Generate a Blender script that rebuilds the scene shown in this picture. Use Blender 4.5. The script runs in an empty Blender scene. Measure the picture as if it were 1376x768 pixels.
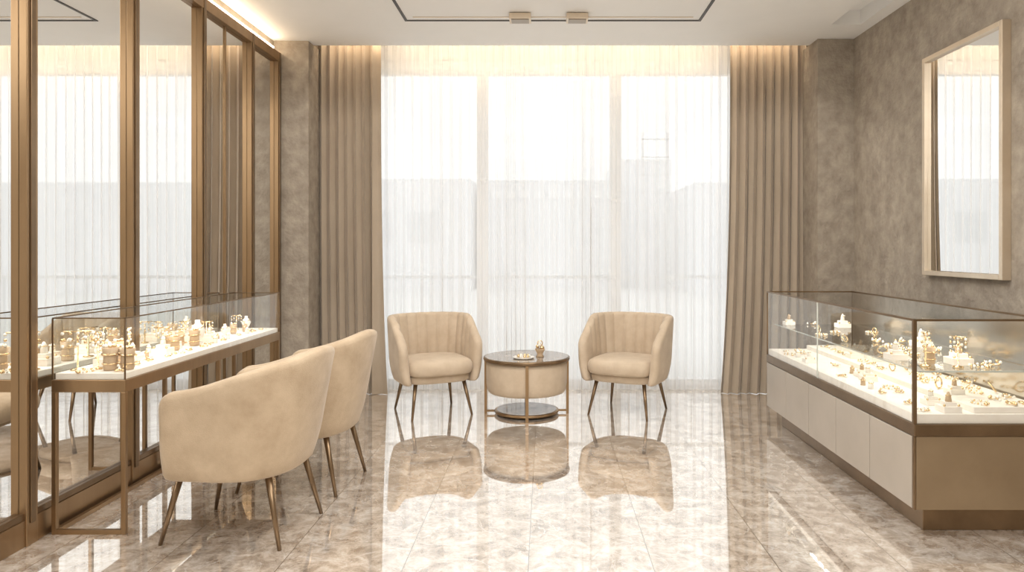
import bpy, math, random
from mathutils import Vector, Matrix
random.seed(7)
sc = bpy.context.scene
sc.view_settings.view_transform = 'Standard'
sc.view_settings.look = 'None'
sc.view_settings.exposure = 0.06

def lin(r, g, b):
    f = lambda c: (c/255/12.92) if c/255 <= 0.04045 else ((c/255+0.055)/1.055)**2.4
    return (f(r), f(g), f(b), 1)

# ------------------------------------------------------------ materials
def base_mat(name):
    m = bpy.data.materials.new(name); m.use_nodes = True
    nt = m.node_tree
    return m, nt, nt.nodes['Principled BSDF']

def mottled(name, c1, c2, scale=4, rough=0.6, metal=0, bump=0.0, bscale=60, detail=6, sheen=0, stretch=None, spec=0.5):
    m, nt, p = base_mat(name)
    tc = nt.nodes.new('ShaderNodeTexCoord')
    mp = nt.nodes.new('ShaderNodeMapping')
    if stretch: mp.inputs['Scale'].default_value = stretch
    nt.links.new(tc.outputs['Object'], mp.inputs[0])
    n = nt.nodes.new('ShaderNodeTexNoise'); n.inputs['Scale'].default_value = scale
    n.inputs['Detail'].default_value = detail; n.inputs['Roughness'].default_value = 0.6
    nt.links.new(mp.outputs[0], n.inputs['Vector'])
    r = nt.nodes.new('ShaderNodeValToRGB')
    r.color_ramp.elements[0].position = 0.3; r.color_ramp.elements[0].color = c1
    r.color_ramp.elements[1].position = 0.7; r.color_ramp.elements[1].color = c2
    nt.links.new(n.outputs['Fac'], r.inputs[0])
    nt.links.new(r.outputs[0], p.inputs['Base Color'])
    p.inputs['Roughness'].default_value = rough
    p.inputs['Metallic'].default_value = metal
    p.inputs['Specular IOR Level'].default_value = spec
    if sheen:
        p.inputs['Sheen Weight'].default_value = sheen
        p.inputs['Sheen Roughness'].default_value = 0.4
    if bump:
        n2 = nt.nodes.new('ShaderNodeTexNoise'); n2.inputs['Scale'].default_value = bscale
        n2.inputs['Detail'].default_value = 5
        nt.links.new(mp.outputs[0], n2.inputs['Vector'])
        b = nt.nodes.new('ShaderNodeBump'); b.inputs['Strength'].default_value = bump
        b.inputs['Distance'].default_value = 0.01
        nt.links.new(n2.outputs['Fac'], b.inputs['Height'])
        nt.links.new(b.outputs[0], p.inputs['Normal'])
    return m

def emit(name, col, s):
    m, nt, p = base_mat(name)
    p.inputs['Base Color'].default_value = col
    p.inputs['Emission Color'].default_value = col
    p.inputs['Emission Strength'].default_value = s
    return m

M_plaster = mottled('taupe_plaster', lin(142,131,118), lin(178,167,152), scale=9, rough=0.75, bump=1.0, bscale=30, detail=15)
M_wallw = mottled('white_paint', lin(232,230,226), lin(238,236,232), scale=2, rough=0.7)
M_ceil = mottled('ceiling_paint', lin(240,239,237), lin(244,243,241), scale=2, rough=0.7)
M_bronze = mottled('brushed_bronze', lin(144,118,88), lin(164,137,105), scale=5, rough=0.36, metal=0.9, stretch=(1,1,0.1))
M_panelbr = mottled('satin_bronze_panel', lin(142,122,96), lin(156,136,109), scale=3, rough=0.5, metal=0.55)
M_darkbr = mottled('dark_bronze', lin(118,98,76), lin(138,116,91), scale=5, rough=0.35, metal=0.9)
M_champ = mottled('champagne_metal', lin(214,198,176), lin(226,212,192), scale=5, rough=0.35, metal=0.7)
M_cream = mottled('taupe_lacquer', lin(164,154,142), lin(174,164,152), scale=3, rough=0.4)
M_fabric = mottled('beige_velvet', lin(176,155,129), lin(202,182,156), scale=7, rough=0.85, bump=0.25, bscale=220, sheen=0.25, spec=0.2)
M_fabric2 = mottled('cream_upholstery', lin(192,173,150), lin(208,191,169), scale=9, rough=0.8, bump=0.2, bscale=220, sheen=0.25, spec=0.2)
M_drape = mottled('taupe_drape', lin(174,159,141), lin(188,174,156), scale=5, rough=0.8, bump=0.15, bscale=200, sheen=0.3, spec=0.2, stretch=(1,1,0.3))
M_white = mottled('display_cushion', lin(240,232,222), lin(246,240,232), scale=20, rough=0.6)
M_gold = mottled('polished_gold', lin(226,196,150), lin(242,216,174), scale=30, rough=0.2, metal=1)
M_pearl = mottled('pearl', lin(236,230,220), lin(246,242,234), scale=10, rough=0.2)
M_stand = mottled('tan_leather_stand', lin(186,158,126), lin(206,180,148), scale=20, rough=0.5)
M_ttop = mottled('marble_table_top', lin(120,108,96), lin(166,154,140), scale=9, rough=0.05, detail=10, spec=0.9)
M_trackdark = mottled('black_aluminium', lin(60,56,52), lin(74,68,62), scale=5, rough=0.5)
M_frame = mottled('window_frame_white', lin(244,244,244), lin(248,248,248), scale=3, rough=0.4)
M_edge = mottled('glass_edge', lin(180,184,178), lin(204,206,198), scale=3, rough=0.2)
M_led = emit('warm_led', (1.0, 0.82, 0.60, 1), 14)

def mirror_mat(name, tint, rough=0.0):
    m, nt, p = base_mat(name)
    tc = nt.nodes.new('ShaderNodeTexCoord'); n = nt.nodes.new('ShaderNodeTexNoise')
    n.inputs['Scale'].default_value = 0.6
    nt.links.new(tc.outputs['Object'], n.inputs['Vector'])
    mx = nt.nodes.new('ShaderNodeMix'); mx.data_type = 'RGBA'
    mx.inputs['A'].default_value = tint; mx.inputs['B'].default_value = tuple(min(1, c*1.03) for c in tint[:3])+(1,)
    nt.links.new(n.outputs['Fac'], mx.inputs['Factor'])
    nt.links.new(mx.outputs['Result'], p.inputs['Base Color'])
    p.inputs['Metallic'].default_value = 1; p.inputs['Roughness'].default_value = rough
    return m
M_mirror = mirror_mat('mirror_silver', (0.90, 0.90, 0.89, 1))
M_smirror = mirror_mat('antique_mirror', (0.58, 0.54, 0.48, 1), 0.15)

def glass_mat():
    m = bpy.data.materials.new('clear_glass'); m.use_nodes = True
    nt = m.node_tree; nt.nodes.clear()
    o = nt.nodes.new('ShaderNodeOutputMaterial')
    tr = nt.nodes.new('ShaderNodeBsdfTransparent'); tr.inputs[0].default_value = (0.97, 0.98, 0.97, 1)
    gl = nt.nodes.new('ShaderNodeBsdfGlossy'); gl.inputs['Roughness'].default_value = 0.0
    lw = nt.nodes.new('ShaderNodeLayerWeight'); lw.inputs['Blend'].default_value = 0.5
    pw = nt.nodes.new('ShaderNodeMath'); pw.operation = 'POWER'; pw.inputs[1].default_value = 4.0
    ma = nt.nodes.new('ShaderNodeMath'); ma.operation = 'MULTIPLY_ADD'; ma.inputs[1].default_value = 0.8; ma.inputs[2].default_value = 0.06
    mx = nt.nodes.new('ShaderNodeMixShader')
    nt.links.new(lw.outputs['Facing'], pw.inputs[0]); nt.links.new(pw.outputs[0], ma.inputs[0])
    nt.links.new(ma.outputs[0], mx.inputs[0]); nt.links.new(tr.outputs[0], mx.inputs[1]); nt.links.new(gl.outputs[0], mx.inputs[2])
    nt.links.new(mx.outputs[0], o.inputs[0])
    return m
M_glass = glass_mat()

def sheer_mat():
    m = bpy.data.materials.new('sheer_voile'); m.use_nodes = True
    nt = m.node_tree; nt.nodes.clear()
    o = nt.nodes.new('ShaderNodeOutputMaterial')
    tr = nt.nodes.new('ShaderNodeBsdfTransparent'); tr.inputs[0].default_value = (1, 1, 1, 1)
    df = nt.nodes.new('ShaderNodeBsdfDiffuse'); df.inputs[0].default_value = lin(246, 244, 242)
    tl = nt.nodes.new('ShaderNodeBsdfTranslucent'); tl.inputs[0].default_value = lin(246, 246, 245)
    m1 = nt.nodes.new('ShaderNodeMixShader'); m1.inputs[0].default_value = 0.5
    nt.links.new(df.outputs[0], m1.inputs[1]); nt.links.new(tl.outputs[0], m1.inputs[2])
    tc = nt.nodes.new('ShaderNodeTexCoord'); mp = nt.nodes.new('ShaderNodeMapping')
    mp.inputs['Scale'].default_value = (26, 1, 0.25)
    nz = nt.nodes.new('ShaderNodeTexNoise'); nz.inputs['Scale'].default_value = 1.0; nz.inputs['Detail'].default_value = 3
    nt.links.new(tc.outputs['Object'], mp.inputs[0]); nt.links.new(mp.outputs[0], nz.inputs['Vector'])
    lw = nt.nodes.new('ShaderNodeLayerWeight'); lw.inputs['Blend'].default_value = 0.5
    a = nt.nodes.new('ShaderNodeMath'); a.operation = 'MULTIPLY_ADD'; a.inputs[1].default_value = 0.45; a.inputs[2].default_value = 0.30
    nt.links.new(nz.outputs['Fac'], a.inputs[0])
    b = nt.nodes.new('ShaderNodeMath'); b.operation = 'MULTIPLY_ADD'; b.inputs[1].default_value = 0.5; b.use_clamp = True
    nt.links.new(lw.outputs['Facing'], b.inputs[0]); nt.links.new(a.outputs[0], b.inputs[2])
    mx = nt.nodes.new('ShaderNodeMixShader')
    nt.links.new(b.outputs[0], mx.inputs[0]); nt.links.new(tr.outputs[0], mx.inputs[1]); nt.links.new(m1.outputs[0], mx.inputs[2])
    nt.links.new(mx.outputs[0], o.inputs[0])
    return m
M_sheer = sheer_mat()

def floor_mat():
    m, nt, p = base_mat('polished_marble_tiles')
    L = nt.links.new
    tc = nt.nodes.new('ShaderNodeTexCoord')
    sep = nt.nodes.new('ShaderNodeSeparateXYZ'); L(tc.outputs['Object'], sep.inputs[0])
    def math_(op, a, b=None, c=None):
        n = nt.nodes.new('ShaderNodeMath'); n.operation = op
        for i, v in enumerate((a, b, c)):
            if v is None: continue
            if isinstance(v, (int, float)): n.inputs[i].default_value = v
            else: L(v, n.inputs[i])
        return n.outputs[0]
    TX, TY = 0.53, 1.2
    ux = math_('DIVIDE', math_('ADD', sep.outputs[0], 0.075+TX*20), TX)
    uy = math_('DIVIDE', math_('ADD', sep.outputs[1], -3.975+TY*20), TY)
    fx = math_('FRACT', ux); fy = math_('FRACT', uy)
    gx = math_('LESS_THAN', fx, 0.004/TX); gy = math_('LESS_THAN', fy, 0.005/TY)
    g = math_('MAXIMUM', gx, gy)
    cx = math_('FLOOR', ux); cy = math_('FLOOR', uy)
    comb = nt.nodes.new('ShaderNodeCombineXYZ'); L(cx, comb.inputs[0]); L(cy, comb.inputs[1])
    wn = nt.nodes.new('ShaderNodeTexWhiteNoise'); L(comb.outputs[0], wn.inputs['Vector'])
    sc_ = nt.nodes.new('ShaderNodeVectorMath'); sc_.operation = 'SCALE'; sc_.inputs['Scale'].default_value = 4.0
    L(wn.outputs['Color'], sc_.inputs[0])
    add = nt.nodes.new('ShaderNodeVectorMath'); add.operation = 'ADD'
    L(tc.outputs['Object'], add.inputs[0]); L(sc_.outputs[0], add.inputs[1])
    n1 = nt.nodes.new('ShaderNodeTexNoise'); n1.inputs['Scale'].default_value = 10; n1.inputs['Detail'].default_value = 12
    n1.inputs['Roughness'].default_value = 0.76; n1.inputs['Distortion'].default_value = 0.4
    L(add.outputs[0], n1.inputs['Vector'])
    r = nt.nodes.new('ShaderNodeValToRGB'); cr = r.color_ramp
    cr.elements[0].position = 0.30; cr.elements[0].color = lin(126,111,96)
    cr.elements[1].position = 0.64; cr.elements[1].color = lin(250,244,235)
    e = cr.elements.new(0.44); e.color = lin(190,176,161)
    e = cr.elements.new(0.54); e.color = lin(226,215,202)
    L(n1.outputs['Fac'], r.inputs[0])
    n2 = nt.nodes.new('ShaderNodeTexNoise'); n2.inputs['Scale'].default_value = 2.2; n2.inputs['Detail'].default_value = 8
    n2.inputs['Distortion'].default_value = 2.0
    L(add.outputs[0], n2.inputs['Vector'])
    v = math_('ABSOLUTE', math_('SUBTRACT', n2.outputs['Fac'], 0.5))
    vm = math_('LESS_THAN', v, 0.006)
    mx1 = nt.nodes.new('ShaderNodeMix'); mx1.data_type = 'RGBA'
    L(math_('MULTIPLY', vm, 0.5), mx1.inputs['Factor']); L(r.outputs[0], mx1.inputs['A']); mx1.inputs['B'].default_value = lin(250,246,240)
    mx2 = nt.nodes.new('ShaderNodeMix'); mx2.data_type = 'RGBA'
    L(math_('MULTIPLY', g, 0.85), mx2.inputs['Factor']); L(mx1.outputs['Result'], mx2.inputs['A']); mx2.inputs['B'].default_value = lin(120,110,98)
    L(mx2.outputs['Result'], p.inputs['Base Color'])
    p.inputs['Roughness'].default_value = 0.03
    # thick polish: strong clear reflection over the stone
    gl = nt.nodes.new('ShaderNodeBsdfGlossy'); gl.inputs['Roughness'].default_value = 0.01
    mxc = nt.nodes.new('ShaderNodeMix'); mxc.data_type = 'RGBA'; mxc.inputs['Factor'].default_value = 0.25
    mxc.inputs['A'].default_value = (0.99,0.98,0.965,1); L(mx2.outputs['Result'], mxc.inputs['B'])
    L(mxc.outputs['Result'], gl.inputs['Color'])
    lw = nt.nodes.new('ShaderNodeLayerWeight'); lw.inputs['Blend'].default_value = 0.5
    f2 = math_('POWER', lw.outputs['Facing'], 1.5)
    fac = math_('MULTIPLY_ADD', f2, 0.72, 0.15)
    ms = nt.nodes.new('ShaderNodeMixShader'); L(fac, ms.inputs[0]); L(p.outputs[0], ms.inputs[1]); L(gl.outputs[0], ms.inputs[2])
    L(ms.outputs[0], nt.nodes['Material Output'].inputs[0])
    return m
M_floor = floor_mat()

# ------------------------------------------------------------ mesh builder
class B:
    def __init__(s): s.v=[]; s.f=[]; s.m=[]; s.mats=[]; s.sm=[]
    def mi(s, mat):
        if mat not in s.mats: s.mats.append(mat)
        return s.mats.index(mat)
    def add(s, vs, fs, mat, smooth=False, M=None):
        o=len(s.v); k=s.mi(mat)
        if M is not None: vs=[tuple(M@Vector(q)) for q in vs]
        s.v+=vs
        for f in fs: s.f.append([i+o for i in f]); s.m.append(k); s.sm.append(smooth)
    def box(s, x0,x1,y0,y1,z0,z1, mat, M=None):
        vs=[(x0,y0,z0),(x1,y0,z0),(x1,y1,z0),(x0,y1,z0),(x0,y0,z1),(x1,y0,z1),(x1,y1,z1),(x0,y1,z1)]
        s.add(vs,[(0,3,2,1),(4,5,6,7),(0,1,5,4),(1,2,6,5),(2,3,7,6),(3,0,4,7)],mat,False,M)
    def quad(s, pts, mat): s.add(list(pts),[(0,1,2,3)],mat)
    def lathe(s, prof, mat, c=(0,0,0), n=24, M=None, smooth=True):
        vs=[];fs=[]
        for (r,z) in prof:
            for i in range(n):
                a=2*math.pi*i/n; vs.append((c[0]+r*math.cos(a),c[1]+r*math.sin(a),c[2]+z))
        for j in range(len(prof)-1):
            for i in range(n):
                k=(i+1)%n; fs.append((j*n+i,j*n+k,(j+1)*n+k,(j+1)*n+i))
        fs.append(tuple(range(n-1,-1,-1))); fs.append(tuple((len(prof)-1)*n+i for i in range(n)))
        s.add(vs,fs,mat,smooth,M)
    def rod(s,p0,p1,r0,r1,mat,n=12):
        p0=Vector(p0);p1=Vector(p1);d=p1-p0
        q=d.to_track_quat('Z','Y').to_matrix().to_4x4(); M=Matrix.Translation(p0)@q
        s.lathe([(r0,0),(r1,d.length)],mat,n=n,M=M)
    def sphere(s,c,r,mat,n=8,sz=1):
        prof=[(max(1e-4,r*math.sin(math.pi*i/6)),-r*sz*math.cos(math.pi*i/6)) for i in range(7)]
        s.lathe(prof,mat,c=c,n=n)
    def torus(s,c,R,r,mat,M=None,n=16,k=6):
        vs=[];fs=[]
        for i in range(n):
            a=2*math.pi*i/n
            for j in range(k):
                b=2*math.pi*j/k
                vs.append(((R+r*math.cos(b))*math.cos(a),(R+r*math.cos(b))*math.sin(a),r*math.sin(b)))
        for i in range(n):
            for j in range(k):
                fs.append((i*k+j,((i+1)%n)*k+j,((i+1)%n)*k+(j+1)%k,i*k+(j+1)%k))
        T=Matrix.Translation(c)
        s.add(vs,fs,mat,True,T@M if M is not None else T)
    def make(s,name,loc=(0,0,0),rz=0,parent=None,bevel=0,auto=False):
        me=bpy.data.meshes.new(name); me.from_pydata(s.v,[],s.f)
        for m in s.mats: me.materials.append(m)
        for i,p in enumerate(me.polygons): p.material_index=s.m[i]; p.use_smooth=s.sm[i]
        me.update()
        o=bpy.data.objects.new(name,me); sc.collection.objects.link(o)
        o.location=loc; o.rotation_euler=(0,0,rz)
        if parent: o.parent=parent
        if bevel:
            b=o.modifiers.new('bevel','BEVEL'); b.width=bevel; b.segments=2; b.limit_method='ANGLE'
        return o

def bx(name,*a,mat=None,bevel=0):
    b=B(); b.box(*a,mat); return b.make(name,bevel=bevel)
def empty(name):
    e=bpy.data.objects.new(name,None); sc.collection.objects.link(e); e.empty_display_size=0.2; return e

# ------------------------------------------------------------ room
XL,XR=-2.42,2.72
CZ=3.20
bx('floor',XL-0.1,XR+0.1,-1.6,7.12,-0.1,0,mat=M_floor)
b=B()
b.box(XL-0.1,2.36,-1.6,6.5,CZ,3.5,M_ceil)
b.box(2.36,2.60,5.9,6.5,CZ,3.5,M_ceil)
b.box(2.60,XR+0.1,-1.6,6.5,CZ,3.5,M_ceil)
b.box(2.36,2.60,-1.6,5.9,CZ+0.12,3.5,M_ceil)
b.box(XL-0.1,XR+0.1,6.5,7.12,3.48,3.6,M_ceil)
b.make('ceiling')
bx('wall_left',XL-0.12,XL,-1.6,7.0,0,3.5,mat=M_plaster)
bx('wall_right',XR,XR+0.12,-1.6,7.0,0,3.5,mat=M_plaster)
bx('wall_back',XL-0.12,XR+0.12,-1.72,-1.6,0,3.5,mat=M_wallw)
# window wall
b=B()
WL,WR=-2.05,2.25
b.box(XL-0.1,WL,7.0,7.12,0,3.5,M_wallw); b.box(WR,XR+0.1,7.0,7.12,0,3.5,M_wallw)
b.box(WL,WR,7.0,7.12,3.2,3.5,M_wallw)
b.make('wall_window')
b=B(); b.box(XL,-2.11,6.36,6.98,0,3.199,M_plaster); b.make('column')
b=B(); b.box(2.40,XR,6.30,6.98,0,3.199,M_plaster); b.make('column')
# windows
def window(name,x0,x1):
    b=B(); t=0.055
    b.box(x0,x0+t,7.02,7.1,0,3.2,M_frame); b.box(x1-t,x1,7.02,7.1,0,3.2,M_frame)
    b.box(x0+t,x1-t,7.02,7.1,0,0.07,M_frame); b.box(x0+t,x1-t,7.02,7.1,3.06,3.2,M_frame)
    b.quad([(x0+t,7.06,0.07),(x1-t,7.06,0.07),(x1-t,7.06,3.06),(x0+t,7.06,3.06)],M_glass)
    b.make(name,bevel=0.004)
window('window_1',WL,-0.62); window('window_2',-0.62,0.69); window('window_3',0.69,WR)

# ------------------------------------------------------------ curtains
def curtain(name,x0,x1,y,z0,z1,mat,fold,amp,flare=0,jit=0.25,nz=24,seed=1,per=10):
    rnd=random.Random(seed)
    n=int((x1-x0)/fold*per)
    ph=[rnd.uniform(0,6.28) for _ in range(6)]
    vs=[];fs=[]
    for j in range(nz+1):
        t=j/nz; z=z1+(z0-z1)*t
        for i in range(n+1):
            u=i/n; x=x0+(x1-x0)*u
            s=2*math.pi*(x-x0)/fold+jit*3*math.sin(2.1*x*3+ph[0])+jit*t*2*math.sin(5*x+ph[1]+t*1.5)
            a=amp*(0.8+0.3*t)*(1+jit*math.sin(9*x+ph[2]))
            w=math.sin(s); w=math.copysign(abs(w)**0.8,w)
            yy=y+a*w+0.3*amp*t*math.sin(s*0.5+ph[3])
            xx=x+0.25*a*math.sin(2*s)
            if flare: xx+=flare*(t**3)*(1-u if flare<0 else u)
            vs.append((xx,yy,z))
    for j in range(nz):
        for i in range(n):
            a0=j*(n+1)+i; fs.append((a0,a0+1,a0+n+2,a0+n+1))
    b=B(); b.add(vs,fs,mat,True)
    return b
c=curtain('l',-2.38,-1.60,6.66,0.004,3.42,M_drape,0.080,0.034,flare=0.05,jit=0.06,seed=3)
c2=curtain('l2',-1.60,-1.52,6.60,0.004,3.42,M_drape,0.16,0.025,flare=0.06,jit=0.1,seed=5,per=20)
c.add(c2.v,c2.f,M_drape,True)
c.make('drape_curtain')
c=curtain('r',1.72,2.68,6.66,0.004,3.42,M_drape,0.080,0.034,flare=-0.09,jit=0.06,seed=9)
c.make('drape_curtain')
curtain('s',-1.75,1.98,6.84,0.004,3.42,M_sheer,0.088,0.024,jit=0.33,seed=12,nz=16).make('sheer_curtain')
bx('trim_1',-2.10,2.39,6.50,6.506,3.05+0.15,3.45,mat=M_ceil)
b=B(); b.box(-2.0,2.3,6.51,6.53,3.27,3.30,M_led); b.make('cove_led_strip')

# ------------------------------------------------------------ mirror wall (left)
XM=-2.385
b=B()
ys=[2.36,3.27,4.10,4.92,5.74,6.31]
b.box(XL,XM,1.5,6.34,0.10,3.04,M_mirror)
for y in ys:
    w=0.036
    b.box(XM,-2.348,y-w,y+w,0.0,3.08,M_bronze)
    b.box(-2.348,-2.341,y-w*0.45,y+w*0.45,0.1,3.08,M_darkbr)
b.box(XM,-2.355,1.5,6.34,0.0,0.12,M_bronze)
b.box(XM,-2.36,1.5,6.34,0.12,0.15,M_darkbr)
b.box(XM,-2.345,1.5,6.34,3.00,3.08,M_bronze)
for y in (5.31,):
    b.box(XM,-2.375,y-0.010,y+0.010,0.12,3.0,M_bronze)
b.make('mirror_wall_panel',bevel=0.003)
b=B(); b.box(-2.415,-2.395,1.5,6.30,3.10,3.13,M_led); b.make('mirror_led_strip')

# ------------------------------------------------------------ right wall mirror
b=B(); X=XR
y0,y1,z0,z1=4.17,5.06,1.165,2.69; t=0.032
for (a,c_,d,e) in ((y0,y0+t,z0,z1),(y1-t,y1,z0,z1),(y0+t,y1-t,z0,z0+t),(y0+t,y1-t,z1-t,z1)):
    b.box(X-0.055,X,a,c_,d,e,M_champ)
b.box(X-0.03,X,y0+t,y1-t,z0+t,z1-t,M_mirror)
b.make('wall_mirror',bevel=0.003)

# ------------------------------------------------------------ ceiling fittings
b=B()
for dx,w,mt in ((0,0.022,M_trackdark),):
    b.box(-1.14,1.26,5.80-w,5.80,CZ-0.006,CZ,mt)
    b.box(-1.14,-1.14+w,1.6,5.80-w,CZ-0.006,CZ,mt)
    b.box(1.26-w,1.26,1.6,5.80-w,CZ-0.006,CZ,mt)
b.box(-1.06,1.18,5.70,5.712,CZ-0.005,CZ,M_champ)
b.make('ceiling_track')
for xc in (-0.20,0.25):
    b=B(); b.box(xc-0.085,xc+0.085,5.58,5.72,CZ-0.05,CZ-0.006,M_champ)
    b.box(xc-0.07,xc+0.07,5.6,5.7,CZ-0.056,CZ-0.05,M_cream)
    b.make('ceiling_spotlight',bevel=0.004)

# ------------------------------------------------------------ armchairs
def armchair(loc,rz,W,yf,d,H,Harm,a0,a1,lean,T,channels,fab,legx,legf,legb,zb=0.27,seat=0.465,armbk=0.22,taper=0.05,cush=0.045,r=0.05):
    root=empty('armchair')
    root.location=loc; root.rotation_euler=(0,0,rz)
    w=W-T/2
    raw=[]
    n1=30
    for i in range(n1): raw.append((-w,yf+(0-yf)*(i/n1)))
    na=120; e=2/2.4
    for i in range(na+1):
        a=-math.pi/2+math.pi*i/na
        sx=math.sin(a); cx=math.cos(a)
        raw.append((w*math.copysign(abs(sx)**e,sx),(d-T/2)*max(cx,0)**e))
    for i in range(n1): raw.append((w,0+(yf)*((i+1)/n1)))
    cum=[0]
    for i in range(1,len(raw)): cum.append(cum[-1]+math.dist(raw[i],raw[i-1]))
    Lt=cum[-1]
    import bisect
    def at(s):
        s=max(0,min(Lt,s))
        k=min(len(raw)-2,max(0,bisect.bisect_right(cum,s)-1))
        f=(s-cum[k])/max(1e-9,cum[k+1]-cum[k])
        return (raw[k][0]+(raw[k+1][0]-raw[k][0])*f, raw[k][1]+(raw[k+1][1]-raw[k][1])*f)
    st=[r*(1-math.cos(math.pi/2*i/8)) for i in range(8)]
    N=200 if channels else 110
    mid=[r+(Lt-2*r)*i/N for i in range(N+1)]
    st=st+mid+[Lt-q for q in reversed(st)]
    NZ=9
    vs=[];fs=[];ring=None
    for s in st:
        p=at(s); q0=at(s-0.01); q1=at(s+0.01)
        tx,ty=q1[0]-q0[0],q1[1]-q0[1]; l=math.hypot(tx,ty); tx/=l; ty/=l
        nx,ny=-ty,tx
        sg=2*s/Lt-1
        sn=abs(sg)
        f=(sn-a0)/(a1-a0); f=max(0,min(1,f)); f=f*f*(3-2*f)
        h=H+(Harm-H)*f
        de=min(s,Lt-s); q=1-min(de/r,1); tf=math.sqrt(max(0,1-q*q))
        q2=1-min(de/0.05,1); tf2=math.sqrt(max(0,1-q2*q2))
        th=T*max(0.12,tf2); h-=r*(1-tf)
        zbb=zb+0.02*(1-tf)
        hw=th/2
        sec=[]
        ch=0
        if channels and sn<0.80:
            ch=0.020*(abs(math.sin(math.pi*(sg*8.5+0.5)))**0.5-1)
        sec.append((-hw,zbb,0)); sec.append((0,zbb-0.005,0)); sec.append((hw-0.012*tf2,zbb+0.003,0))
        for i in range(NZ+1):
            z=zbb+0.02+(h-0.035-zbb-0.02)*i/NZ; sec.append((hw,z,0))
        sec.append((hw*0.85,h-0.014,0)); sec.append((hw*0.45,h-0.003,0)); sec.append((-hw*0.1,h+ch*0.2,0)); sec.append((-hw*0.6,h-0.006+ch*0.3,ch*0.5)); sec.append((-hw*0.92,h-0.02,ch))
        for i in range(NZ+1):
            z=h-0.035+(zbb+0.02-h+0.035)*i/NZ; sec.append((-hw-0.012*tf2*math.sin(math.pi*i/NZ),z,ch))
        for (o,z,cc) in sec:
            k=(z-zb)/(H-zb); bk=armbk+(1-armbk)*max(0,ny)
            off=lean*bk*max(0,k)**1.1
            kk=max(0,1-(z-zb)/0.20); off-=taper*kk*kk
            off+=o-cc if o<0 else o
            vs.append((p[0]+nx*off,p[1]+ny*off,z))
        ring=len(sec)
    ns=len(st)
    for j in range(ns-1):
        for i in range(ring):
            k=(i+1)%ring; fs.append((j*ring+i,(j+1)*ring+i,(j+1)*ring+k,j*ring+k))
    fs.append(tuple(range(ring))); fs.append(tuple((ns-1)*ring+i for i in range(ring-1,-1,-1)))
    b=B(); b.add(vs,fs,fab,True); b.make('back_shell',parent=root)
    def slab(layers,a,y0_,y1_,mat,name,nn=3.6):
        cy=(y0_+y1_)/2; bb=(y1_-y0_)/2; n=72; vs=[];fs=[]
        for (z,ins,dome) in layers:
            for i in range(n):
                t=2*math.pi*i/n; c_=math.cos(t); s_=math.sin(t); ee=2/nn
                vs.append(((a-ins)*math.copysign(abs(c_)**ee,c_),cy+(bb-ins)*math.copysign(abs(s_)**ee,s_),z))
        L=len(layers)
        for j in range(L-1):
            for i in range(n):
                k=(i+1)%n; fs.append((j*n+i,j*n+k,(j+1)*n+k,(j+1)*n+i))
        fs.append(tuple(range(n-1,-1,-1))); fs.append(tuple((L-1)*n+i for i in range(n)))
        b=B(); b.add(vs,fs,mat,True); b.make(name,parent=root)
    zc=seat-0.125
    slab([(zb+0.002,0.05,0),(zb+0.006,0.015,0),(zb+0.016,0.002,0),(zc-0.012,0,0),(zc,0.008,0)],W-T*0.5-taper,yf-0.005,d-T*0.5-taper-0.01,fab,'seat_base')
    slab([(zc,0.03,0),(zc+0.006,0.012,0),(zc+0.022,0.002,0),(zc+0.05,-0.004,0),(seat-0.045,-0.002,0),(seat-0.02,0.010,0),(seat-0.006,0.035,0),(seat+0.004,0.09,0),(seat+0.008,0.16,0)],W-T-0.002,yf-cush,d-T-0.01,fab,'seat_cushion',nn=4.2)
    i=0
    for sx in (-1,1):
        for (yy,yt) in ((legf,legf*0.72),(legb,legb*0.72)):
            i+=1; b=B()
            b.rod((sx*legx*0.80,yt,zb+0.02),(sx*legx,yy,0.0),0.017,0.009,M_darkbr)
            b.make('leg_%d'%i,parent=root)
    return root

# rear chairs
kw=dict(W=0.345,yf=-0.26,d=0.31,H=0.80,Harm=0.62,a0=0.54,a1=1.0,lean=0.05,T=0.07,channels=True,fab=M_fabric2,legx=0.25,legf=-0.25,legb=0.25,armbk=0.28,taper=0.035,cush=0.06,r=0.09)
armchair((-0.935,5.93,0),math.radians(27),**kw)
armchair((0.685,5.93,0),math.radians(-27),**kw)
kf=dict(W=0.335,yf=-0.235,d=0.31,H=0.885,Harm=0.72,a0=0.0,a1=0.95,lean=0.10,T=0.08,channels=False,fab=M_fabric,legx=0.225,legf=-0.29,legb=0.28,zb=0.315,seat=0.49,taper=0.025,cush=0.095,r=0.08)
armchair((-1.445,3.45,0),math.radians(-96),**kf)
armchair((-1.395,4.14,0),math.radians(-96),**kf)

# ------------------------------------------------------------ round side table
b=B(); cx,cy=-0.155,5.88
b.lathe([(0.34,0.438),(0.352,0.442),(0.355,0.45),(0.355,0.462),(0.35,0.468)],M_darkbr,n=64)
b.lathe([(0.343,0.468),(0.341,0.4705)],M_ttop,n=64,smooth=False)
b.lathe([(0.26,0.175),(0.305,0.18),(0.322,0.20),(0.33,0.25),(0.332,0.40),(0.325,0.438)],M_fabric2,n=64)
for a in (-90,0,90,180):
    t=math.radians(a+2); R=0.337
    M=Matrix.Rotation(t,4,'Z')
    b.box(R-0.012,R+0.010,-0.012,0.012,0.0,0.445,M_bronze,M=M)
b.lathe([(0.24,0.012),(0.262,0.014),(0.265,0.022),(0.262,0.032),(0.24,0.034)],M_bronze,n=48)
b.lathe([(0.245,0.034),(0.245,0.036)],M_ttop,n=48,smooth=False)
for a in (-90,0,90,180):
    M=Matrix.Rotation(math.radians(a+2),4,'Z')
    b.box(0.25,0.337,-0.008,0.008,0.014,0.03,M_bronze,M=M)
b.make('round_side_table',loc=(cx,cy,0))
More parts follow.
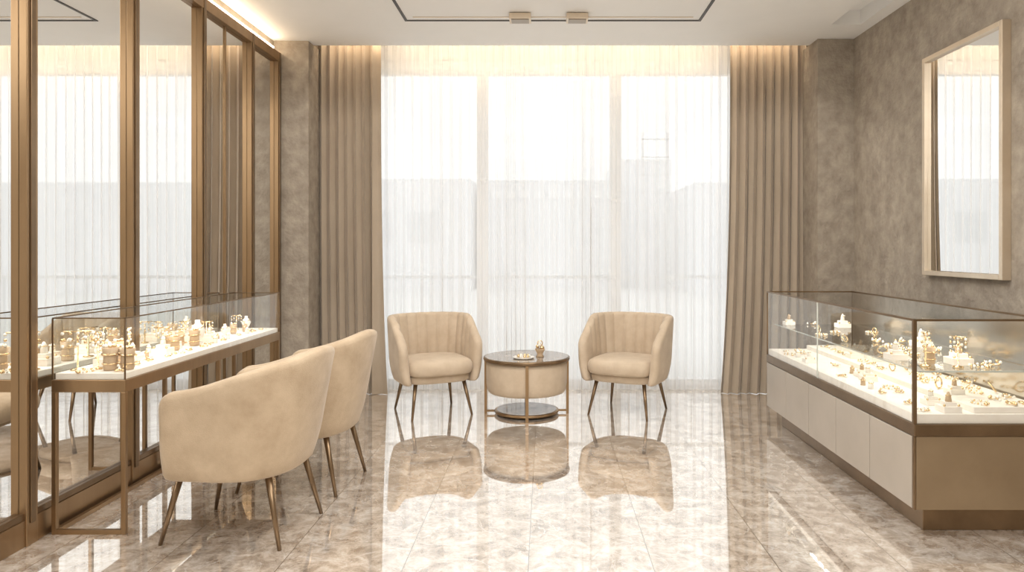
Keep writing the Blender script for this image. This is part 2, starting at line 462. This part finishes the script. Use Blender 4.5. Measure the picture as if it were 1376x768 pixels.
# items on the table
b=B()
b.lathe([(0.03,0),(0.034,0.004),(0.022,0.02),(0.03,0.04),(0.042,0.06),(0.04,0.066),(0.03,0.055)],M_stand,n=20)
for k in range(7):
    a=k*0.9; b.sphere((0.022*math.cos(a),0.022*math.sin(a),0.075+0.012*(k%3)),0.015,M_pearl if k%2 else M_gold)
b.torus((0,0,0.112),0.02,0.004,M_gold,M=Matrix.Rotation(1.4,4,'X'))
b.make('trinket_cup',loc=(cx+0.11,cy-0.06,0.4712))
b=B()
b.lathe([(0.07,0),(0.085,0.006),(0.088,0.014),(0.08,0.010)],M_pearl,n=28)
for k in range(9):
    a=k*0.7; b.sphere((0.045*math.cos(a),0.045*math.sin(a),0.02),0.012,M_gold if k%3 else M_pearl)
b.make('jewelry_dish',loc=(cx-0.02,cy-0.14,0.4712))

# ------------------------------------------------------------ jewellery
rnd=random.Random(21)
def it_ringstand(b,x,y,z,s=1):
    b.lathe([(0.016*s,0),(0.013*s,0.03*s),(0.004*s,0.05*s)],M_stand if rnd.random()<.5 else M_pearl,c=(x,y,z),n=10)
    b.torus((x,y,z+0.032*s),0.0125*s,0.0025*s,M_gold,n=12,k=5); b.sphere((x+0.012*s,y-0.006*s,z+0.036*s),0.005*s,M_pearl,n=6)
def it_tbar(b,x,y,z,s=1):
    h=0.15*s; b.lathe([(0.025*s,0),(0.025*s,0.006),(0.004,0.01),(0.004,h)],M_gold,c=(x,y,z),n=10)
    R=rnd.uniform(0,3.1); dx,dy=math.cos(R)*0.05*s,math.sin(R)*0.05*s
    b.rod((x-dx,y-dy,z+h),(x+dx,y+dy,z+h),0.004,0.004,M_gold,n=6)
    for k in range(5):
        f=-1+k*0.5; l=0.03+0.03*rnd.random()
        for q in range(3): b.sphere((x+dx*f,y+dy*f,z+h-0.008-l*q*0.5*s),0.007*s,M_gold if (q+k)%2 else M_pearl,n=6)
def it_cup(b,x,y,z,s=1):
    b.lathe([(0.022*s,0),(0.026*s,0.01*s),(0.024*s,0.05*s),(0.03*s,0.085*s),(0.027*s,0.085*s)],M_stand,c=(x,y,z),n=14)
    b.torus((x,y,z+0.025*s),0.027*s,0.003*s,M_gold,n=14,k=5); b.torus((x,y,z+0.06*s),0.029*s,0.004*s,M_gold,n=14,k=5)
    for k in range(5): b.sphere((x+0.015*s*math.cos(k*1.3),y+0.015*s*math.sin(k*1.3),z+0.09*s),0.008*s,M_pearl if k%2 else M_gold,n=6)
def it_neck(b,x,y,z,s=1):
    R=0.035*s
    for k in range(16):
        a=2*math.pi*k/16; b.sphere((x+R*math.cos(a),y+1.2*R*math.sin(a),z+0.006),0.006*s,M_pearl if k%2 else M_gold,n=6)
    b.sphere((x,y-1.2*R-0.012,z+0.008),0.009*s,M_gold,n=6)
def it_bust(b,x,y,z,s=1):
    b.lathe([(0.03*s,0),(0.03*s,0.006),(0.012*s,0.012),(0.03*s,0.04*s),(0.045*s,0.075*s),(0.03*s,0.10*s),(0.014*s,0.115*s),(0.014*s,0.135*s)],M_pearl,c=(x,y,z),n=14)
    b.torus((x,y-0.004,z+0.098*s),0.032*s,0.004*s,M_gold,M=Matrix.Rotation(0.35,4,'X'),n=14,k=5)
    b.sphere((x,y-0.045*s,z+0.082*s),0.007*s,M_gold,n=6)
def it_bangle(b,x,y,z,s=1):
    M=Matrix.Rotation(rnd.uniform(0.9,1.5),4,'X'); M=Matrix.Rotation(rnd.uniform(0,3),4,'Z')@M
    b.torus((x,y,z+0.03*s),0.028*s,0.004*s,M_gold,M=M,n=16,k=5)
def it_heap(b,x,y,z,s=1):
    for k in range(8): b.sphere((x+rnd.gauss(0,0.018)*s,y+rnd.gauss(0,0.018)*s,z+0.006+abs(rnd.gauss(0,0.008))*s),0.007*s,M_gold if rnd.random()<.5 else M_pearl,n=6)
    b.torus((x,y,z+0.008),0.02*s,0.003,M_gold,n=12,k=5)

def it_riser(b,x,y,z,s=1):
    b.box(x-0.045*s,x+0.045*s,y-0.045*s,y+0.045*s,z,z+0.03*s,M_white)
    b.box(x-0.028*s,x+0.028*s,y-0.028*s,y+0.028*s,z+0.03*s,z+0.05*s,M_white)
    it_ringstand(b,x,y,z+0.05*s,s)
    for q in (-1,1): b.sphere((x+q*0.037*s,y-0.03*s,z+0.036*s),0.007*s,M_gold,n=6)

def edges(b,x0,x1,y0,y1,z0,z1,mat,e):
    for xx in (x0,x1):
        b.box(xx-e,xx+e,y0,y1,z1-e,z1+e,mat)
        for yy in (y0,y1): b.box(xx-e,xx+e,yy-e,yy+e,z0,z1-e,mat)
    for yy in (y0,y1): b.box(x0+e,x1-e,yy-e,yy+e,z1-e,z1+e,mat)

# ------------------------------------------------------------ left display table
root=empty('glass_top_display_table')
b=B()
x0,x1,y0,y1=-2.335,-1.985,3.375,5.34
zt,zg,zl=1.022,0.73,0.672
b.box(x0,x1,y0,y1,zl,zg,M_bronze)
t=0.022
for yy in (y0,4.35,y1-t):
    b.box(x0,x0+t,yy,yy+t,0,zl,M_bronze); b.box(x1-t,x1,yy,yy+t,0,zl,M_bronze)
    b.box(x0+t,x1-t,yy,yy+t,0,t,M_bronze)
b.box(x0,x0+t,y0+t,4.35,0,t,M_bronze); b.box(x0,x0+t,4.35+t,y1-t,0,t,M_bronze)
b.box(x0+0.012,x1-0.012,y0+0.012,y1-0.012,zg,zg+0.03,M_white)
b.make('table_frame',bevel=0.002,parent=root)
b=B()
g=0.004
P=lambda *q: b.quad(q,M_glass)
gx0,gx1,gy0,gy1=x0+g,x1-g,y0+g,y1-g; gz=zg+0.001
P((gx0,gy0,gz),(gx1,gy0,gz),(gx1,gy0,zt),(gx0,gy0,zt)); P((gx0,gy1,gz),(gx1,gy1,gz),(gx1,gy1,zt),(gx0,gy1,zt))
P((gx1,gy0,gz),(gx1,gy1,gz),(gx1,gy1,zt),(gx1,gy0,zt)); P((gx0,gy0,gz),(gx0,gy1,gz),(gx0,gy1,zt),(gx0,gy0,zt))
P((gx0,gy0,zt),(gx1,gy0,zt),(gx1,gy1,zt),(gx0,gy1,zt))
edges(b,gx0,gx1,gy0,gy1,gz,zt,M_darkbr,0.003)
b.make('glass_cover',parent=root)
b=B(); z=zg+0.031
for xx,yy,f,s in ((0.06,0.10,it_tbar,1.25),(0.14,0.13,it_tbar,1.2),(0.22,0.10,it_cup,1.3),(0.29,0.12,it_cup,1.2),(0.29,0.05,it_heap,1.0),(0.13,0.05,it_neck,1.0)):
    f(b,x0+xx,y0+yy,z,s)
items=[it_tbar,it_cup,it_bust,it_cup,it_ringstand,it_tbar,it_riser]
y=y0+0.26
while y<y1-0.06:
    k=1.0 if y<4.6 else 0.75
    it=rnd.choice(items); it(b,x0+rnd.uniform(0.06,0.12),y,z,k*rnd.uniform(0.85,1.2))
    it2=rnd.choice([it_cup,it_ringstand,it_cup,it_bust,it_riser]); it2(b,x0+rnd.uniform(0.16,0.20),y+rnd.uniform(-.02,.02),z,k*rnd.uniform(0.8,1.1))
    it3=rnd.choice([it_neck,it_heap,it_ringstand,it_heap]); it3(b,x0+rnd.uniform(0.25,0.29),y+rnd.uniform(-.02,.02),z,rnd.uniform(0.7,1.0))
    y+=rnd.uniform(0.10,0.15)
b.make('jewelry_collection')

# ------------------------------------------------------------ right display case
root=empty('glass_display_counter')
b=B()
x0,x1,y0,y1=1.727,2.40,3.35,5.58
zt,zg=1.015,0.527
b.box(x0+0.085,x1-0.1,y0+0.08,y1-0.1,0,0.125,M_darkbr)
b.box(x0+0.012,x1,y0+0.0,y1,0.125,0.47,M_panelbr)
b.box(x0,x1+0.004,y0-0.006,y1,0.472,zg,M_darkbr)
npan=5; L=(y1-y0-0.02)/npan
for i in range(npan):
    a=y0+0.02+i*L
    b.box(x0+0.0,x0+0.0118,a,a+L-0.006,0.128,0.466,M_cream)
b.box(x0,x0+0.0118,y0-0.002,y0+0.016,0.125,0.47,M_darkbr)
b.box(x0+0.012,x1-0.012,y0+0.012,y1-0.012,zg,zg+0.045,M_white)
b.box(x0+0.30,x1-0.03,y0+0.03,y1-0.03,zg+0.045,zg+0.075,M_white)
b.make('cabinet_base',bevel=0.003,parent=root)
b=B()
P=lambda *q: b.quad(q,M_glass)
gx0,gx1,gy0,gy1=x0+g,x1-g,y0+g,y1-g; gz=zg+0.001
P((gx0,gy0,gz),(gx1,gy0,gz),(gx1,gy0,zt),(gx0,gy0,zt)); P((gx0,gy1,gz),(gx1,gy1,gz),(gx1,gy1,zt),(gx0,gy1,zt))
P((gx0,gy0,gz),(gx0,gy1,gz),(gx0,gy1,zt),(gx0,gy0,zt))
P((gx0,gy0,zt),(gx1,gy0,zt),(gx1,gy1,zt),(gx0,gy1,zt))
b.box(gx1-0.004,gx1,gy0+0.01,gy1-0.01,gz,zt-0.005,M_smirror)
sz=0.765
b.box(x0+0.05,x1-0.02,y0+0.05,y1-0.05,sz,sz+0.002,M_glass)
b.box(x0+0.046,x0+0.05,y0+0.046,y1-0.046,sz-0.002,sz+0.004,M_edge)
b.box(x0+0.05,x1-0.02,y0+0.044,y0+0.05,sz-0.003,sz+0.005,M_edge)
edges(b,gx0,gx1,gy0,gy1,gz,zt,M_darkbr,0.005)
b.box(gx0-0.006,gx0+0.010,gy0-0.006,gy0+0.010,gz,zt,M_darkbr)
b.box(gx0-0.003,gx0+0.003,4.545,4.552,gz,zt,M_edge)
b.make('glass_case',parent=root)
b=B()
y=y0+0.09
while y<y1-0.08:
    for xx in (0.08,0.19):
        if rnd.random()<0.75: rnd.choice([it_neck,it_heap,it_heap,it_ringstand,it_riser])(b,x0+xx+rnd.uniform(-.015,.015),y+rnd.uniform(-.03,.03),zg+0.046,rnd.uniform(0.8,1.15))
    for xx in (0.38,0.49,0.59):
        if rnd.random()<0.8: rnd.choice([it_heap,it_neck,it_heap,it_bangle,it_riser])(b,x0+xx+rnd.uniform(-.02,.02),y+rnd.uniform(-.03,.03),zg+0.076,rnd.uniform(0.8,1.1))
    y+=0.13
for xx,yy,f,s in ((0.16,0.20,it_tbar,1.1),(0.30,0.16,it_tbar,1.0),(0.22,0.27,it_cup,1.0),(0.42,0.18,it_neck,1.2),(0.5,0.2,it_heap,1.2),(0.36,0.26,it_riser,1.1)):
    f(b,x0+xx,y0+yy,sz+0.003,s)
y=y0+0.42
while y<y1-0.1:
    for xx in (0.16,0.32,0.5):
        if rnd.random()<0.5:
            rnd.choice([it_neck,it_heap,it_bangle,it_heap,it_neck,it_riser])(b,x0+xx+rnd.uniform(-.04,.04),y+rnd.uniform(-.02,.02),sz+0.003,rnd.uniform(0.8,1.1))
    y+=0.17
b.make('jewelry_collection')

# ------------------------------------------------------------ outside
M_bld=mottled('distant_facade',lin(228,229,231),lin(235,236,238),scale=0.5,rough=0.8)
M_bld2=mottled('distant_facade_dark',lin(210,212,214),lin(220,222,224),scale=0.5,rough=0.8)
M_ter=mottled('terrace_stone',lin(220,220,218),lin(230,230,228),scale=1,rough=0.8)
bx('terrace_ground',-40,40,7.13,60,-0.15,-0.05,mat=M_ter)
b=B()
b.box(-12,-2.5,24,30,-0.05,3.7,M_bld); b.box(-2.2,2.6,25,31,-0.05,3.75,M_bld)
for k in range(9): b.box(-1.9+k*0.5,-1.55+k*0.5,24.96,25.0,3.1,3.35,M_frame)
for k in range(5): b.box(-11+k*1.6,-10+k*1.6,23.96,24.0,1.6,2.6,M_bld2)
b.box(2.6,4.6,26,31,-0.05,4.6,M_bld); b.box(4.6,12,22,30,-0.05,3.4,M_bld)
b.make('distant_building')
b=B()
for xx in (2.7,3.4):
    b.box(xx,xx+0.05,20,20.05,-0.05,4.6,M_bld2)
for k in range(9): b.box(2.7,3.45,20,20.04,0.4+k*0.5,0.43+k*0.5,M_bld2)
b.make('steel_lattice_tower')
b=B()
b.box(-4,4.5,8.6,8.65,0.99,1.03,M_bld)
for k in range(34): b.box(-4+k*0.25,-3.985+k*0.25,8.61,8.63,-0.05,0.99,M_bld)
b.make('balcony_railing')

# ------------------------------------------------------------ lights
w=bpy.data.worlds.new('World'); sc.world=w; w.use_nodes=True
bg=w.node_tree.nodes['Background']; bg.inputs[0].default_value=(0.965,0.98,1.0,1); bg.inputs[1].default_value=1.5

def area(name,loc,sx,sy,power,col=(1,0.98,0.95),rot=(0,0,0)):
    l=bpy.data.lights.new(name,'AREA'); l.shape='RECTANGLE'; l.size=sx; l.size_y=sy; l.energy=power; l.color=col
    o=bpy.data.objects.new(name,l); sc.collection.objects.link(o); o.location=loc; o.rotation_euler=rot
    return o
area('overhead_fill_light',(0.0,0.6,CZ-0.01),2.4,2.0,105)  # unseen overhead fill, added to brighten the room
area('overhead_fill_light',(0.0,3.4,CZ-0.01),2.0,1.6,75)  # second added fill out of view, nearer the window end
def spot(name,loc,tgt,power,ang=50,col=(1,0.945,0.875),r=0.04):
    l=bpy.data.lights.new(name,'SPOT'); l.energy=power; l.spot_size=math.radians(ang); l.spot_blend=0.5; l.color=col; l.shadow_soft_size=r
    o=bpy.data.objects.new(name,l); sc.collection.objects.link(o); o.location=loc
    o.rotation_euler=(Vector(tgt)-Vector(loc)).to_track_quat('-Z','Y').to_euler()
for yy in (3.3,4.2,5.1): spot('drape_fill_spot',(-1.75,yy,CZ-0.02),(-1.95,yy,0.7),34)
for yy in (3.3,4.3,5.2): spot('drape_fill_spot',(1.6,yy,CZ-0.02),(2.0,yy,0.6),36)
spot('drape_fill_spot',(-0.2,5.64,CZ-0.07),(-0.5,5.9,0.4),22,70)
spot('drape_fill_spot',(0.25,5.64,CZ-0.07),(0.5,5.9,0.4),22,70)
spot('drape_fill_spot',(-1.6,5.0,CZ-0.02),(-1.85,6.6,1.3),45,75,r=0.08)  # extra spot added to front-light the backlit left drape
spot('drape_fill_spot',(1.8,5.0,CZ-0.02),(2.1,6.6,1.3),45,75,r=0.08)  # same added fill aimed at the right drape
area('case_led',(2.05,4.46,1.0),0.02,2.1,6,(1,0.93,0.82))
area('case_led',(-2.16,4.36,1.008),0.02,1.85,3.5,(1,0.93,0.82))

# ------------------------------------------------------------ camera
cd=bpy.data.cameras.new('camera'); co=bpy.data.objects.new('camera',cd); sc.collection.objects.link(co)
co.location=(0,0,1.35); co.rotation_euler=(math.radians(90),0,0)
cd.sensor_width=36; cd.lens=960/1376*36; cd.shift_x=-45/1376; cd.shift_y=-50/1376
cd.clip_start=0.05
sc.camera=co
